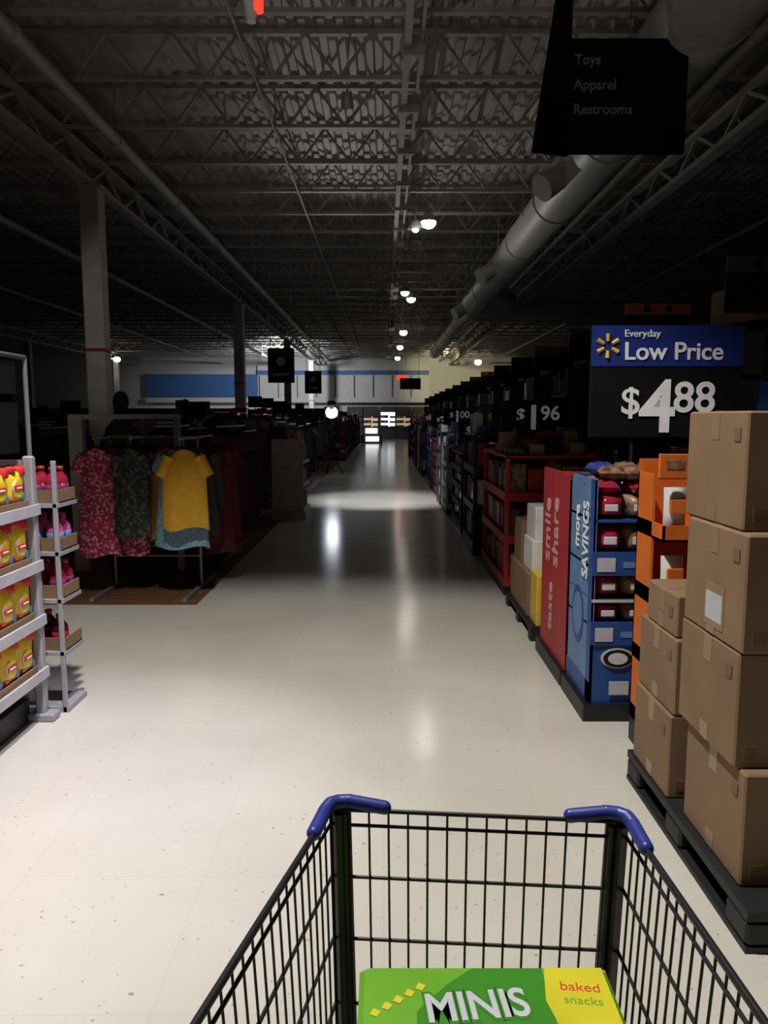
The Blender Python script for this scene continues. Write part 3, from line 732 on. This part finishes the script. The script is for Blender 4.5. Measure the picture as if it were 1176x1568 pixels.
m.tube([TFL, TFR], .0036, 'wire', 8); m.tube([TFL, TBL], .005, 'wire', 8); m.tube([TFR, TBR], .005, 'wire', 8); m.tube([TBL, TBR], .006, 'wire', 8)
m.tube([BFL, BFR, BBR, BBL, BFL], .006, 'wire', 8)
m.obj('wire_basket', P)
m = M()
def up(v, z=.012): return v+Vector((0, .004, z))
for (c, e1, e2) in ((TFL, TFR, TBL), (TFR, TFL, TBR)):
    d1 = (e1-c).normalized(); d2 = (e2-c).normalized()
    pts = [up(c+d1*.085, .004), up(c+d1*.03), up(c+d1*.014+d2*.003), up(c+d1*.004+d2*.012), up(c+d2*.028, .008), up(c+d2*.085, .001)]
    m.tube(pts, .0108, 'cartblue', 14)
m.obj('corner_bumpers', P)
m = M()
for (t, b, s) in ((TFL, BFL, 1), (TFR, BFR, -1)):
    a = t+Vector((s*.024, .003, -.004)); c = b+Vector((s*.024, .003, 0)); m.beam(a, c, .016, .012, 'blackplastic')
    m.beam(t+Vector((s*.010, .0, -.004)), b+Vector((s*.010, 0, 0)), .014, .018, 'blackplastic')
m.obj('corner_uprights', P, .003)
m = M()
m.tube([(-.29, .22, 1.03), (.39, .20, 1.03)], .016, 'cartblue', 14); m.tube([(-.29, .22, 1.03), (-.28, .3, .96), (-.25, .3, .5)], .012, 'chrome'); m.tube([(.39, .2, 1.03), (.385, .28, .96), (.36, .28, .5)], .012, 'chrome')
m.tube([(-.25, .3, .5), (-.22, .35, .16), (-.04, 1.0, .14), (.30, .98, .14), (.33, .33, .16), (.36, .28, .5)], .013, 'chrome')
m.tube([(-.04, 1.0, .14), (-.03, .9, .5)], .012, 'chrome'); m.tube([(.30, .98, .14), (.29, .88, .5)], .012, 'chrome')
for wx_, wy_ in ((-.22, .38), (.33, .36), (-.04, .98), (.30, .96)):
    m.rod((wx_-.014, wy_, .06), (wx_+.014, wy_, .06), .06, 'blackplastic', 20); m.rod((wx_-.02, wy_, .06), (wx_+.02, wy_, .06), .015, 'chrome', 10)
    m.beam((wx_+.022, wy_, .05), (wx_+.022, wy_, .15), .006, .03, 'chrome'); m.beam((wx_-.022, wy_, .05), (wx_-.022, wy_, .15), .006, .03, 'chrome'); m.box(wx_-.026, wx_+.026, wy_-.02, wy_+.02, .13, .15, 'chrome')
m.obj('frame_and_wheels', P)

# snack carton in cart (green with a yellow printed end)
ZT = .742
P = empty('green_snack_carton'); m = M()
m.rbox(-.036, .328, .80, 1.052, .507, ZT, 'baggreen', b=.008)
z_ = ZT+.0008
m.add([(.04, .81, z_), (.232, .81, z_), (.232, 1.043, z_), (.13, 1.043, z_), (.09, 1.01, z_), (.045, .96, z_)], [(0, 1, 2, 3, 4, 5)], 'bagdarkgreen')
m.add([(.228, .805, z_+.0001), (.3205, .805, z_+.0001), (.3205, 1.0435, z_+.0001), (.236, 1.0435, z_+.0001), (.226, .98, z_+.0001), (.238, .92, z_+.0001)], [(0, 1, 2, 3, 4, 5)], 'bagyellowgreen')
m.box(.236, .3285, .812, 1.0525, .52, ZT-.009, 'bagyellowgreen')
for i in range(5): m.add([(-.02+i*.016, .955+i*.012, z_), (-.010+i*.016, .95+i*.012, z_), (-.004+i*.016, .960+i*.012, z_), (-.014+i*.016, .966+i*.012, z_)], [(0, 1, 2, 3)], 'bagyellowgreen')
m.obj('carton', P)
text('MINIS', (.058, .94, z_+.0003), .072, 'bagdarkgreen', P, rot=(0, 0, .09), ext=.0002, bold=.006, sx=.80)
text('MINIS', (.058, .94, z_+.0009), .072, 'pricestrip', P, rot=(0, 0, .09), ext=.0002, bold=.0015, sx=.80)
text('baked', (.25, 1.0, z_+.0003), .024, 'bagred', P, rot=(0, 0, -.1), ext=.0001); text('snacks', (.25, .975, z_+.0003), .021, 'baggreen', P, rot=(0, 0, -.1), ext=.0001)

# ---------------------------------------------------------------- world & camera
w = bpy.data.worlds.new('World'); scene.world = w; w.use_nodes = True
w.node_tree.nodes['Background'].inputs['Color'].default_value = (.6, .6, .62, 1); w.node_tree.nodes['Background'].inputs['Strength'].default_value = .01
cam = bpy.data.cameras.new('Camera'); co = bpy.data.objects.new('Camera', cam); scene.collection.objects.link(co)
cam.sensor_fit = 'VERTICAL'; cam.sensor_height = 32; cam.lens = 24; cam.clip_end = 200; cam.clip_start = .02
co.location = (0, 0, 1.55); co.rotation_euler = (math.radians(90-7.03), 0, 0)
scene.camera = co
